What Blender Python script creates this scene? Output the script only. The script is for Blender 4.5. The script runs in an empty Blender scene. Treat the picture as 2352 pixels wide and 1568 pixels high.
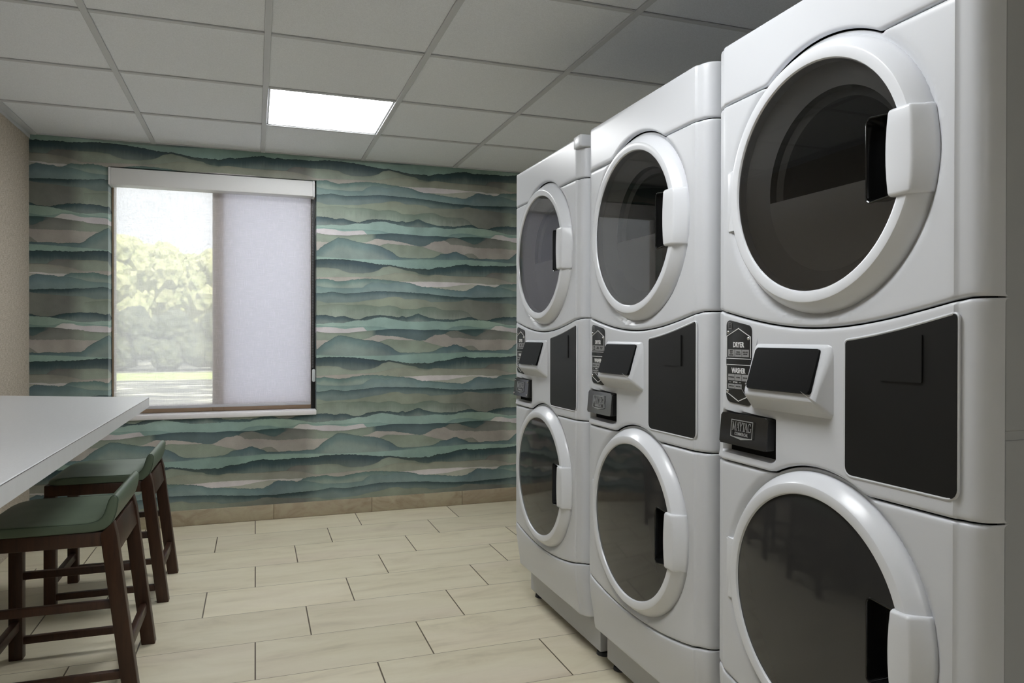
import bpy, bmesh, math, random
from mathutils import Vector, Matrix
random.seed(7)
SC = bpy.context.scene
COL = SC.collection
PI = math.pi

# ------------------------------------------------------------------ helpers
def link(o, parent=None):
    COL.objects.link(o)
    if parent is not None:
        o.parent = parent
    return o

def finish(name, bm, mat, parent=None, smooth=35, recalc=True, weighted=False):
    if recalc:
        bmesh.ops.recalc_face_normals(bm, faces=bm.faces[:])
    me = bpy.data.meshes.new(name)
    bm.to_mesh(me); bm.free()
    mats = mat if isinstance(mat, (list, tuple)) else [mat]
    for m in mats:
        me.materials.append(m)
    if smooth:
        me.polygons.foreach_set('use_smooth', [True] * len(me.polygons))
        me.set_sharp_from_angle(angle=math.radians(smooth))
    o = bpy.data.objects.new(name, me)
    if weighted:
        wm = o.modifiers.new('weighted', 'WEIGHTED_NORMAL'); wm.keep_sharp = True; wm.weight = 100
    return link(o, parent)

def tag(o, label=None, cat=None, group=None, kind=None):
    if label: o['label'] = label
    if cat: o['category'] = cat
    if group: o['group'] = group
    if kind: o['kind'] = kind
    return o

def empty(name, loc, rz, label, cat, group=None):
    o = bpy.data.objects.new(name, None)
    o.location = loc; o.rotation_euler = (0, 0, rz)
    o.empty_display_size = .1
    link(o)
    return tag(o, label, cat, group)

def copy_tree(o, parent=None):
    c = o.copy(); COL.objects.link(c)
    if parent is not None: c.parent = parent
    for ch in list(o.children):
        copy_tree(ch, c)
    return c

def add_box(bm, x0, x1, y0, y1, z0, z1, bev=0, seg=2, mi=0):
    vs = [bm.verts.new((x, y, z)) for x in (x0, x1) for y in (y0, y1) for z in (z0, z1)]
    q = [(0,1,3,2),(4,6,7,5),(0,4,5,1),(2,3,7,6),(0,2,6,4),(1,5,7,3)]
    fs = [bm.faces.new([vs[i] for i in f]) for f in q]
    for f in fs: f.material_index = mi
    if bev:
        es = list({e for f in fs for e in f.edges})
        bmesh.ops.bevel(bm, geom=es, offset=bev, segments=seg, profile=.5, affect='EDGES')

def round_poly(pts, r, n=5):
    """round the corners of a closed 2-D polygon"""
    out = []
    m = len(pts)
    for i in range(m):
        p = Vector(pts[i]); a = Vector(pts[i-1]); b = Vector(pts[(i+1) % m])
        rr = r[i] if isinstance(r, (list, tuple)) else r
        if rr <= 0:
            out.append((p.x, p.y)); continue
        da = (a-p).normalized(); db = (b-p).normalized()
        ang = da.angle(db)
        if ang > 2.9:
            out.append((p.x, p.y)); continue
        t = min(rr/math.tan(ang/2), (a-p).length*.49, (b-p).length*.49)
        rr = t*math.tan(ang/2)
        c = p + (da+db).normalized()*(rr/math.sin(ang/2))
        s = p+da*t-c; e = p+db*t-c
        a0 = math.atan2(s.y, s.x); a1 = math.atan2(e.y, e.x)
        d = (a1-a0+PI) % (2*PI) - PI
        for k in range(n+1):
            th = a0+d*k/n
            out.append((c.x+rr*math.cos(th), c.y+rr*math.sin(th)))
    return out

def add_plate(bm, pts, y0, y1, bev=0, seg=2, mi=0, f=None):
    """prism: 2-D outline (u,z), front at y0, back at y1"""
    a = [bm.verts.new((p[0], y0, p[1])) for p in pts]
    b = [bm.verts.new((p[0], y1, p[1])) for p in pts]
    n = len(pts)
    front = bm.faces.new(a); back = bm.faces.new(b[::-1])
    fs = [front, back]
    for i in range(n):
        fs.append(bm.faces.new((a[i], b[i], b[(i+1) % n], a[(i+1) % n])))
    for q in fs: q.material_index = mi
    if bev:
        bmesh.ops.bevel(bm, geom=list(front.edges), offset=bev, segments=seg, profile=.5, affect='EDGES')

def add_tube(bm, pts, r, n=8, closed=False, mi=0):
    pts = [Vector(p) for p in pts]
    m = len(pts); rings = []
    up = None
    for i in range(m):
        a = pts[i-1] if (i > 0 or closed) else pts[i]
        b = pts[(i+1) % m] if (i < m-1 or closed) else pts[i]
        t = (b-a).normalized()
        if up is None:
            up = Vector((0, 0, 1)) if abs(t.z) < .9 else Vector((1, 0, 0))
        s = t.cross(up).normalized(); up = s.cross(t).normalized()
        rr = r[i] if isinstance(r, (list, tuple)) else r
        rings.append([bm.verts.new(pts[i]+s*rr*math.cos(2*PI*k/n)+up*rr*math.sin(2*PI*k/n)) for k in range(n)])
    for i in range(m if closed else m-1):
        A = rings[i]; B = rings[(i+1) % m]
        for k in range(n):
            f = bm.faces.new((A[k], A[(k+1) % n], B[(k+1) % n], B[k])); f.material_index = mi
    if not closed:
        bm.faces.new(rings[0]).material_index = mi
        bm.faces.new(rings[-1][::-1]).material_index = mi

def add_lathe(bm, prof, cu, cz, n=96, a0=0, a1=2*PI, mi=0):
    """profile (r, y) turned about the y axis through (cu, cz)"""
    full = abs(a1-a0-2*PI) < 1e-6
    cols = n if full else n+1
    rings = []
    for r, y in prof:
        if r < 1e-6:
            rings.append([bm.verts.new((cu, y, cz))]); continue
        rings.append([bm.verts.new((cu+r*math.cos(a0+(a1-a0)*k/n), y, cz+r*math.sin(a0+(a1-a0)*k/n))) for k in range(cols)])
    for A, B in zip(rings, rings[1:]):
        for k in range(n):
            k2 = (k+1) % cols
            a = [A[k % len(A)], A[k2 % len(A)]]; b = [B[k2 % len(B)], B[k % len(B)]]
            vs = []
            for v in a+b:
                if v not in vs: vs.append(v)
            if len(vs) > 2:
                bm.faces.new(vs).material_index = mi

def add_stroke(bm, pts, w, y0, y1=None, mi=0):
    """flat line in (u,z) of width w"""
    y1 = y0+.0006 if y1 is None else y1
    for p, q in zip(pts, pts[1:]):
        p = Vector(p); q = Vector(q); d = (q-p).normalized(); n = Vector((-d.y, d.x))*w/2
        e = d*w/2
        c = [p-e+n, q+e+n, q+e-n, p-e-n]
        add_plate(bm, [(v.x, v.y) for v in c], y0, y1, mi=mi)

def add_text(bm, txt, u, z, size, y, sx=1.0, bold=0, mi=0, th=.0004):
    cu = bpy.data.curves.new('t', 'FONT'); cu.body = txt; cu.size = size
    cu.align_x = 'CENTER'; cu.align_y = 'CENTER'; cu.extrude = th/2; cu.offset = bold
    cu.resolution_u = 3
    o = bpy.data.objects.new('t', cu); COL.objects.link(o)
    me = bpy.data.meshes.new_from_object(o.evaluated_get(bpy.context.evaluated_depsgraph_get()))
    bpy.data.objects.remove(o); bpy.data.curves.remove(cu)
    me.transform(Matrix(((sx, 0, 0, u), (0, 0, -1, y), (0, 1, 0, z), (0, 0, 0, 1))))
    n0 = len(bm.faces)
    bm.from_mesh(me); bpy.data.meshes.remove(me)
    bm.faces.ensure_lookup_table()
    for f in bm.faces[n0:]: f.material_index = mi

# ------------------------------------------------------------------ materials
def s2l(c):
    return tuple((v/12.92 if v <= .04045 else ((v+.055)/1.055)**2.4) for v in c)
def rgb(r, g, b):
    return s2l((r/255, g/255, b/255))+(1,)

def mat(name, col, rough=.5, metal=0, spec=.5, coat=0, emit=None, estr=0):
    m = bpy.data.materials.new(name); m.use_nodes = True
    b = m.node_tree.nodes['Principled BSDF']
    b.inputs['Base Color'].default_value = col
    b.inputs['Roughness'].default_value = rough
    b.inputs['Metallic'].default_value = metal
    b.inputs['Specular IOR Level'].default_value = spec
    if coat: b.inputs['Coat Weight'].default_value = coat
    if emit:
        b.inputs['Emission Color'].default_value = emit; b.inputs['Emission Strength'].default_value = estr
    return m

class G:
    """small node-graph helper"""
    def __init__(s, m):
        s.m = m; s.t = m.node_tree; s.n = s.t.nodes; s.l = s.t.links
        s.bsdf = s.n.get('Principled BSDF'); s.out = s.n.get('Material Output')
    def new(s, typ, **kw):
        nd = s.n.new(typ)
        for k, v in kw.items(): setattr(nd, k, v)
        return nd
    def put(s, sock, v):
        if v is None: return
        if hasattr(v, 'is_output') or isinstance(v, bpy.types.NodeSocket): s.l.new(v, sock)
        else: sock.default_value = v
    def math(s, op, a, b=None, c=None, clamp=False):
        nd = s.new('ShaderNodeMath', operation=op); nd.use_clamp = clamp
        for i, v in enumerate((a, b, c)):
            if v is not None: s.put(nd.inputs[i], v)
        return nd.outputs[0]
    def mix(s, f, a, b, mode='MIX'):
        nd = s.new('ShaderNodeMix', data_type='RGBA', blend_type=mode)
        s.put(nd.inputs[0], f); s.put(nd.inputs[6], a); s.put(nd.inputs[7], b)
        return nd.outputs[2]
    def noise(s, vec, scale, detail=2, rough=.5, dim='3D', dist=0):
        nd = s.new('ShaderNodeTexNoise', noise_dimensions=dim)
        if vec is not None: s.l.new(vec, nd.inputs['Vector'])
        nd.inputs['Scale'].default_value = scale; nd.inputs['Detail'].default_value = detail
        nd.inputs['Roughness'].default_value = rough; nd.inputs['Distortion'].default_value = dist
        return nd.outputs['Fac']
    def ramp(s, f, stops):
        nd = s.new('ShaderNodeValToRGB'); e = nd.color_ramp.elements
        e[0].position, e[0].color = stops[0]
        e[1].position, e[1].color = stops[-1]
        for p, c in stops[1:-1]:
            x = e.new(p); x.color = c
        s.put(nd.inputs[0], f)
        return nd.outputs[0]
    def mrange(s, v, a, b, c=0, d=1, smooth=False, clamp=True):
        nd = s.new('ShaderNodeMapRange'); nd.clamp = clamp; nd.interpolation_type = 'SMOOTHSTEP' if smooth else 'LINEAR'
        s.put(nd.inputs[0], v)
        for i, x in enumerate((a, b, c, d)): s.put(nd.inputs[i+1], x)
        return nd.outputs[0]
    def pos(s):
        nd = s.new('ShaderNodeNewGeometry'); sp = s.new('ShaderNodeSeparateXYZ')
        s.l.new(nd.outputs['Position'], sp.inputs[0])
        return nd.outputs['Position'], sp.outputs[0], sp.outputs[1], sp.outputs[2]
    def vec(s, x, y, z):
        nd = s.new('ShaderNodeCombineXYZ')
        for i, v in enumerate((x, y, z)): s.put(nd.inputs[i], v)
        return nd.outputs[0]
    def bump(s, h, strength, dist):
        nd = s.new('ShaderNodeBump'); nd.inputs['Strength'].default_value = strength; nd.inputs['Distance'].default_value = dist
        s.l.new(h, nd.inputs['Height']); s.l.new(nd.outputs[0], s.bsdf.inputs['Normal'])

SKY, SUN, EXPOSURE = 1.75, 6.5, 0.85
# ------------------------------------------------------------------ room numbers (metres; camera above the origin)
WX0, WX1 = -1.199, 1.93        # left wall, right wall
WY0, WY1 = -3.4, 4.78          # wall behind the camera, window wall
CH = 2.277                     # ceiling height
CAMZ = 1.139
OPX0, OPX1, OPZ0, OPZ1 = -.805, .366, .640, 2.120   # window opening

# --- wallpaper: one repeat of torn watercolour bands, edges traced as height over width
WP_TOP=1.6329
WP={
'dark':[982,988,993,994,993,993,993,992,990,988,987,983,979,975,971,967,962,957,953,952,952,952,947,942,937,931,926,920,919,919,920,916,925,912,922,933,943,942,944,949,954,964,973,976,980,988,975,972,970,976,974,973,975,977,979,978,977,975,978,980,982],
'sage':[901,902,903,903,900,897,893,879,867,860,855,855,856,856,861,865,872,883,899,923,931,938,932,926,919,910,901,895,890,886,868,862,856,854,859,863,863,861,859,856,854,852,851,849,851,854,857,859,859,858,857,857,879,896,903,903,902,902,901,901,901],
'pink':[801,803,804,805,807,808,809,811,812,814,815,817,818,818,818,821,824,827,832,840,848,856,863,871,871,870,870,868,865,861,849,845,841,842,852,861,863,861,859,856,854,854,853,852,852,851,850,850,851,852,853,854,851,848,845,842,834,827,817,806,801],
'white':[735,737,738,740,742,744,745,747,749,751,752,754,756,757,759,761,763,764,766,768,770,771,774,776,779,780,780,780,780,782,784,785,786,787,788,787,787,787,787,786,786,786,786,784,782,780,780,780,780,780,780,776,770,771,772,773,770,759,743,738,735],
'palesage':[734,734,734,734,734,734,734,733,733,733,733,733,733,733,733,733,733,733,733,733,733,733,732,732,732,732,732,732,732,732,714,720,726,730,731,732,732,733,734,735,741,746,752,757,761,765,769,772,769,767,759,751,749,749,749,748,745,742,738,735,734],
'tealA':[783,786,790,785,778,769,766,769,773,780,787,792,795,799,801,801,800,800,797,795,792,789,786,783,780,776,773,770,761,752,740,732,729,728,726,722,719,715,711,707,703,701,699,697,696,698,715,729,753,765,761,757,755,754,741,747,768,779,780,781,783],
'tealB':[716,707,703,701,700,698,698,697,697,697,699,702,704,708,735,752,764,764,764,759,751,756,763,771,769,768,767,760,750,740,717,716,714,712,710,708,706,704,702,699,697,695,693,690,688,690,692,718,741,757,752,748,743,738,733,738,743,741,733,727,716],
'slate':[640,642,647,652,658,654,649,645,642,644,648,651,654,656,660,665,669,672,675,675,674,673,672,671,670,669,668,667,666,665,661,660,659,657,653,649,645,642,639,637,634,631,631,630,630,629,627,625,624,626,628,630,631,632,632,633,634,636,639,640,640],
'sageB':[567,558,548,543,546,548,549,549,550,552,554,555,559,567,574,579,584,588,592,598,606,614,618,619,616,606,596,595,598,600,597,594,591,580,569,571,572,573,574,575,576,577,579,584,594,604,604,600,596,591,587,585,582,579,577,572,569,567,568,568,567],
'greyg':[513,517,521,525,528,531,533,533,528,525,527,528,530,531,528,525,521,515,513,518,522,526,522,517,504,491,491,491,491,491,500,509,513,516,519,515,505,492,486,483,484,484,485,485,481,471,452,416,400,383,371,370,369,367,366,365,363,362,360,359,358],
'lens':[417,418,419,415,410,400,407,411,409,397,386,379,378,389,406,413,417,421,423,421,420,419,412,406,406,418,403,412,421,435,446,431,417,407,399,392,388,385,387,388,386,384,389,395,401,408,414,413,401,386,384,381,378,387,401,407,411,415,418,421,417],
'mint':[329,330,333,338,343,342,341,339,345,352,359,367,369,368,368,377,386,395,400,402,400,392,385,378,372,366,361,360,360,359,360,361,362,363,366,369,368,364,360,360,361,362,370,378,380,381,382,383,381,380,379,377,373,368,362,356,350,342,335,330,329],
'mintB':[319,314,310,306,306,306,305,305,305,305,306,306,306,306,306,306,306,305,305,299,292,284,279,274,270,268,266,264,262,259,253,255,257,259,261,263,264,266,268,279,294,308,311,315,317,316,315,311,305,300,297,297,298,304,313,329,329,329,326,322,319],
'whiteB':[294,296,299,298,296,293,287,282,279,284,288,292,296,298,270,249,237,237,236,236,235,234,234,233,233,232,232,231,230,230,230,230,230,231,231,231,232,232,232,232,233,233,233,234,234,234,235,235,235,236,240,253,266,279,301,319,318,317,307,298,294],
'body':[250,245,241,239,238,237,237,237,237,239,244,248,252,256,259,262,265,267,270,273,277,280,282,282,281,281,279,278,277,275,272,271,270,272,274,276,277,275,273,271,270,270,269,271,276,280,282,283,283,284,284,283,281,279,276,272,267,262,257,253,250],
'bodyB':[137,137,137,137,137,137,137,137,136,136,136,136,136,136,136,136,136,136,136,136,136,136,136,136,136,135,135,135,135,135,136,139,142,146,149,153,156,169,220,248,261,263,264,255,244,233,221,209,205,216,237,252,264,273,273,270,267,264,261,258,256],
'tan':[164,164,165,164,162,160,158,156,155,159,162,165,168,171,177,187,203,218,215,212,209,209,208,203,197,192,185,178,171,164,159,157,163,181,201,217,219,221,232,219,193,187,188,189,186,182,178,174,169,168,168,168,168,168,168,170,171,172,169,166,164],
'sageC':[48,49,50,52,53,54,56,57,58,60,61,63,64,65,67,82,103,124,144,160,170,175,172,168,166,165,164,163,163,162,158,157,147,136,127,118,109,101,90,76,63,49,59,71,82,95,103,103,86,58,36,34,32,29,27,27,31,37,43,47,48],
'mount':[75,108,135,155,174,198,212,211,207,199,190,182,175,169,165,164,161,153,145,132,118,103,83,55,38,32,32,31,30,30,30,33,35,38,40,48,67,86,89,91,101,114,117,101,89,75,56,53,52,50,50,53,56,52,49,50,53,56,56,55,75],
'mintC':[13,12,11,9,7,5,3,2,2,2,1,1,1,0,0,1,2,2,3,4,5,5,6,7,8,9,11,13,14,16,21,22,22,23,23,24,24,25,25,26,26,27,29,31,33,35,35,33,32,31,30,29,27,26,25,23,21,18,16,14,13],
}

WPU, WPV, WPX = 1.298, .624, .372
def wallpaper():
    m = mat('wallpaper', (.5, .5, .5, 1), .62, spec=.25)
    g = G(m)
    P, x, y, z = g.pos()
    xx = g.math('ADD', x, g.math('MAXIMUM', g.math('SUBTRACT', y, WY1), 0))      # runs on round the window reveal
    un = g.math('DIVIDE', g.math('SUBTRACT', xx, WPX), WPU)
    u = g.math('FRACT', un)
    v = g.math('FRACT', g.math('ADD', g.math('DIVIDE', g.math('SUBTRACT', z, WP_TOP), WPV), 8.0))
    wv = g.vec(g.math('MULTIPLY', un, WPU), 0.0, g.math('MULTIPLY', z, .35))
    # deckled edges
    jag = g.math('SUBTRACT', g.noise(wv, 48, 6, .66), .5)
    jag = g.math('MULTIPLY', jag, .028)
    jag2 = g.math('MULTIPLY', g.math('SUBTRACT', g.noise(wv, 120, 4, .65), .5), .010)
    soft = g.noise(g.vec(xx, 3.1, z), 7, 3, .55)
    streak = g.noise(g.vec(g.math('MULTIPLY', xx, 95.0), 1.7, g.math('MULTIPLY', z, 6.0)), 1, 3, .6)
    def c(*stops):
        return [(p, rgb(*q)) for p, q in stops]
    mintL = c((0, (170, 197, 186)), (.35, (158, 188, 182)), (.7, (140, 172, 160)), (1, (150, 178, 165)))
    S = [  # name, colour across, edge darkening, fade depth, edge noise on, fade-to lightness
     ('dark',   c((0,(84,108,112)),(.25,(78,102,112)),(.45,(98,116,112)),(.6,(70,98,102)),(.8,(58,88,92)),(1,(70,96,100))), .55, .10, 1, .35),
     ('sage',   c((0,(170,180,164)),(.3,(165,176,160)),(.5,(150,160,144)),(.75,(146,152,138)),(.86,(134,130,126)),(1,(134,132,126))), .75, .06, 0, .12),
     ('pink',   c((0,(198,190,181)),(.2,(195,187,178)),(.32,(176,180,162)),(.6,(164,166,148)),(1,(160,158,146))), .85, .05, 0, .1),
     ('white',  c((0,(214,206,204)),(.6,(222,214,216)),(1,(206,200,198))), .95, .04, 0, 0),
     ('palesage',c((0,(190,190,176)),(.7,(184,186,172)),(1,(196,188,178))), .92, .05, 0, .05),
     ('tealA',  c((0,(126,158,152)),(.3,(130,160,156)),(.6,(128,158,158)),(.8,(112,142,146)),(1,(118,146,146))), .68, .055, 1, .55),
     ('tealB',  c((0,(142,170,166)),(.35,(140,166,168)),(.6,(134,164,164)),(.8,(108,136,144)),(1,(116,144,146))), .82, .06, 0, .18),
     ('slate',  c((0,(112,138,140)),(.3,(104,130,138)),(.55,(92,118,120)),(.8,(72,100,102)),(1,(66,92,96))), .52, .05, .6, .3),
     ('sageB',  c((0,(160,172,156)),(.35,(162,170,150)),(.6,(152,158,142)),(.8,(134,136,126)),(1,(128,128,122))), .92, .08, 0, .05),
     ('greyg',  c((0,(160,172,156)),(.2,(148,164,150)),(.5,(138,156,142)),(.7,(134,142,132)),(1,(128,128,122))), .80, .09, .3, .42),
     ('lens',   c((0,(100,126,132)),(.3,(96,118,122)),(.6,(98,126,128)),(.8,(72,102,104)),(1,(70,100,102))), .55, .06, .8, .4),
     ('mint',   c((0,(176,202,190)),(.3,(166,196,188)),(.6,(152,182,174)),(.8,(146,172,156)),(1,(160,184,168))), .93, .05, .4, .0),
     ('mintB',  c((0,(158,190,180)),(.4,(148,182,178)),(.6,(134,164,162)),(.8,(128,158,150)),(1,(150,176,162))), .88, .04, 0, .1),
     ('whiteB', c((0,(220,212,216)),(.4,(220,214,214)),(.85,(198,194,184)),(1,(214,208,206))), .96, .04, 0, 0),
     ('body',   c((0,(164,176,160)),(.20,(158,172,156)),(.262,(152,166,152)),(.285,(92,118,124)),(.5,(100,124,130)),(.62,(84,112,116)),(.7,(66,98,98)),(.84,(70,100,100)),(.87,(128,130,124)),(1,(132,136,126))), .70, .05, 0, .1),
     ('bodyB',  c((0,(164,174,158)),(.5,(142,144,134)),(.8,(130,130,124)),(1,(132,132,126))), .86, .05, .4, .1),
     ('tan',    c((0,(200,193,185)),(.4,(199,190,184)),(.6,(181,172,165)),(1,(170,161,153))), .94, .05, .7, .05),
     ('sageC',  c((0,(158,172,156)),(.6,(156,168,150)),(.8,(146,146,136)),(1,(150,150,140))), .88, .10, .3, .25),
     ('mount',  c((0,(126,154,154)),(.2,(128,156,156)),(.36,(112,138,146)),(.5,(140,170,164)),(.65,(100,130,136)),(.8,(96,124,128)),(1,(110,140,142))), .62, .10, .7, .42),
     ('mintC',  mintL, .88, .03, 0, 0),
    ]
    def layercol(stops):
        stops = [q if q[0] < 1 else (.94, q[1]) for q in stops]+[(1, stops[0][1])]
        return g.ramp(u, stops)
    base = layercol(mintL)
    colr = base
    for name, stops, dk, depth, en, fade in S:
        fc = g.new('ShaderNodeFloatCurve')
        cv = fc.mapping.curves[0]
        vals = [q/1000 for q in WP[name]]
        n = len(vals)
        cv.points[0].location = (0, vals[0]); cv.points[1].location = (1, vals[-1])
        for i in range(1, n-1):
            cv.points.new(i/(n-1), vals[i])
        for p in cv.points: p.handle_type = 'AUTO_CLAMPED' if en < .5 else 'VECTOR'
        fc.mapping.update()
        g.l.new(u, fc.inputs['Value'])
        e = fc.outputs[0]
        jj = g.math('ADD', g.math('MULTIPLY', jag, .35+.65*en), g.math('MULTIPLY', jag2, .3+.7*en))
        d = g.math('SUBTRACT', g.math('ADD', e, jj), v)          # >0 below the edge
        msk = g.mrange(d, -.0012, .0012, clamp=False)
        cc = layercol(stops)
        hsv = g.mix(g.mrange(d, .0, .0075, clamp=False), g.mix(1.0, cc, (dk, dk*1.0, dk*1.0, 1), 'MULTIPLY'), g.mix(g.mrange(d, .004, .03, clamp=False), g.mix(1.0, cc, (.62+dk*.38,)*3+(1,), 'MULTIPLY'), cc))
        if fade:
            ff = g.math('MULTIPLY', g.mrange(g.math('ADD', d, g.math('MULTIPLY', g.math('SUBTRACT', streak, .5), depth*(.9 if name == 'greyg' else .35))), depth*.25, depth*1.25, smooth=True, clamp=False), fade)
            hsv = g.mix(ff, hsv, rgb(186, 194, 182))
        colr = g.mix(msk, colr, hsv)
    # pigment mottling and paper grain
    mot = g.mrange(soft, .3, .7, .80, 1.06)
    colr = g.mix(1.0, colr, g.vec(mot, mot, g.math('MULTIPLY', mot, .995)), 'MULTIPLY')
    gr = g.noise(g.vec(g.math('MULTIPLY', xx, 420.0), 0.0, g.math('MULTIPLY', z, 300.0)), 1, 2, .6)
    grm = g.mrange(gr, .25, .75, .88, 1.09)
    colr = g.mix(1.0, colr, g.vec(grm, grm, grm), 'MULTIPLY')
    gm = g.new('ShaderNodeGamma'); gm.inputs[1].default_value = 1.16; g.l.new(colr, gm.inputs[0]); colr = gm.outputs[0]
    hs = g.new('ShaderNodeHueSaturation'); hs.inputs['Saturation'].default_value = .77; g.l.new(colr, hs.inputs['Color'])
    colr = g.mix(1.0, hs.outputs[0], (.985, 1.0, 1.0, 1), 'MULTIPLY')
    g.l.new(colr, g.bsdf.inputs['Base Color'])
    g.bump(gr, .15, .0006)
    return m

def floor_mat():
    m = mat('floor_tile', (.5, .5, .5, 1), .42, spec=.4)
    g = G(m); P, x, y, z = g.pos()
    FL, FR, FY = .605, .3150, 4.768
    row = g.math('DIVIDE', g.math('SUBTRACT', FY, y), FR)
    ri = g.math('FLOOR', row); rf = g.math('FRACT', row)
    off = g.math('DIVIDE', g.math('FLOORED_MODULO', ri, 3.0), 3.0)
    un = g.math('ADD', g.math('DIVIDE', x, FL), off)
    ui = g.math('FLOOR', un); uf = g.math('FRACT', un)
    du = g.math('MULTIPLY', g.math('MINIMUM', uf, g.math('SUBTRACT', 1.0, uf)), FL)
    dr = g.math('MULTIPLY', g.math('MINIMUM', rf, g.math('SUBTRACT', 1.0, rf)), FR)
    gj = g.mrange(du, .0020, .0030, 1, 0); gr = g.mrange(dr, .0011, .0019, 1, 0)
    wn = g.new('ShaderNodeTexWhiteNoise', noise_dimensions='2D')
    g.l.new(g.vec(ui, ri, 0.0), wn.inputs['Vector'])
    t = wn.outputs['Value']
    sh = g.math('MULTIPLY', t, 37.0)
    pv = g.vec(g.math('ADD', g.math('MULTIPLY', x, 1.1), sh), g.math('ADD', g.math('MULTIPLY', y, 4.0), sh), 0.0)
    n1 = g.noise(pv, 2.2, 5, .6, dist=.6)
    n2 = g.noise(g.vec(g.math('ADD', g.math('MULTIPLY', x, 3.0), sh), g.math('MULTIPLY', y, 26.0), sh), 3, 4, .6)
    n3 = g.noise(pv, .9, 2, .5)
    col = g.ramp(n1, [(.25, rgb(194, 184, 160)), (.45, rgb(217, 208, 183)), (.6, rgb(223, 215, 191)), (.8, rgb(229, 221, 198))])
    col = g.mix(g.mrange(n3, .5, .75, 0, .5), col, rgb(219, 205, 189))
    col = g.mix(g.mrange(n2, .55, .8, 0, .22), col, rgb(196, 191, 171))
    tv = g.mrange(t, 0, 1, .93, 1.04)
    col = g.mix(1.0, col, g.vec(tv, tv, tv), 'MULTIPLY')
    col = g.mix(gr, col, rgb(136, 126, 106))
    col = g.mix(gj, col, rgb(92, 80, 62))
    g.l.new(col, g.bsdf.inputs['Base Color'])
    hgt = g.math('SUBTRACT', 1.0, g.math('MAXIMUM', gj, gr))
    hh = g.math('ADD', hgt, g.math('MULTIPLY', n2, .12))
    g.bump(hh, .35, .0012)
    return m

def baseboard_mat():
    m = mat('baseboard_tile', (.5, .5, .5, 1), .45, spec=.35)
    g = G(m); P, x, y, z = g.pos()
    un = g.math('DIVIDE', g.math('SUBTRACT', x, .109), .6045)
    uf = g.math('FRACT', un); ui = g.math('FLOOR', un)
    du = g.math('MULTIPLY', g.math('MINIMUM', uf, g.math('SUBTRACT', 1.0, uf)), .6045)
    wn = g.new('ShaderNodeTexWhiteNoise', noise_dimensions='1D'); g.l.new(ui, wn.inputs['W'])
    pv = g.vec(g.math('ADD', x, g.math('MULTIPLY', wn.outputs[0], 13.0)), 0.0, g.math('MULTIPLY', z, 1.6))
    n1 = g.noise(pv, 6, 6, .65, dist=1.2)
    col = g.ramp(n1, [(.3, rgb(150, 136, 114)), (.5, rgb(172, 160, 138)), (.62, rgb(178, 170, 146)), (.8, rgb(186, 168, 150))])
    col = g.mix(g.math('MULTIPLY', wn.outputs[0], .35), col, rgb(160, 142, 124))
    col = g.mix(g.mrange(du, .0012, .002, 1, 0), col, rgb(84, 70, 52))
    g.l.new(col, g.bsdf.inputs['Base Color'])
    return m

def linen_wall():
    m = mat('beige_wallcovering', (.5, .5, .5, 1), .8, spec=.15)
    g = G(m); P, x, y, z = g.pos()
    a = g.noise(g.vec(0.0, g.math('MULTIPLY', y, 260.0), g.math('MULTIPLY', z, 40.0)), 1, 2, .6)
    b = g.noise(g.vec(0.0, g.math('MULTIPLY', y, 34.0), g.math('MULTIPLY', z, 300.0)), 1, 2, .6)
    s = g.math('MULTIPLY', g.math('ADD', a, b), .5)
    col = g.ramp(s, [(.32, rgb(150, 140, 126)), (.5, rgb(184, 174, 160)), (.66, rgb(206, 197, 184))])
    g.l.new(col, g.bsdf.inputs['Base Color']); g.bump(s, .3, .001)
    return m

def ceiling_tile_mat():
    m = mat('ceiling_tile', rgb(232, 232, 232), .9, spec=.1)
    g = G(m); P, x, y, z = g.pos()
    n = g.noise(P, 260, 3, .6)
    r = g.mrange(n, .35, .65, .92, 1.03)
    g.l.new(g.mix(1.0, rgb(240, 243, 247), g.vec(r, r, r), 'MULTIPLY'), g.bsdf.inputs['Base Color'])
    g.bump(n, .25, .001)
    return m

def wood_mat():
    m = mat('dark_walnut', (.1, .05, .03, 1), .42, spec=.4)
    g = G(m)
    tc = g.new('ShaderNodeTexCoord'); mp = g.new('ShaderNodeMapping'); g.l.new(tc.outputs['Object'], mp.inputs[0])
    mp.inputs['Scale'].default_value = (60, 60, 7)
    n = g.noise(mp.outputs[0], 1, 4, .6, dist=.5)
    col = g.ramp(n, [(.3, rgb(45, 28, 19)), (.6, rgb(61, 38, 25)), (.8, rgb(70, 45, 31))])
    g.l.new(col, g.bsdf.inputs['Base Color'])
    return m

def vinyl_mat():
    m = mat('green_vinyl', rgb(88, 106, 90), .42, spec=.45)
    g = G(m)
    tc = g.new('ShaderNodeTexCoord')
    n = g.noise(tc.outputs['Object'], 350, 3, .6); g.bump(n, .12, .0006)
    k = g.noise(tc.outputs['Object'], 9, 2, .5)
    g.l.new(g.ramp(k, [(.3, rgb(80, 93, 78)), (.7, rgb(90, 104, 87))]), g.bsdf.inputs['Base Color'])
    return m

def laminate_mat():
    m = mat('white_laminate', rgb(208, 209, 211), .38, spec=.4)
    g = G(m); P, x, y, z = g.pos()
    n = g.noise(g.vec(g.math('MULTIPLY', x, 30.0), g.math('MULTIPLY', y, 4.0), 0.0), 6, 3, .6)
    r = g.mrange(n, .3, .7, .965, 1.01)
    g.l.new(g.mix(1.0, rgb(208, 209, 211), g.vec(r, r, r), 'MULTIPLY'), g.bsdf.inputs['Base Color'])
    return m

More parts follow.
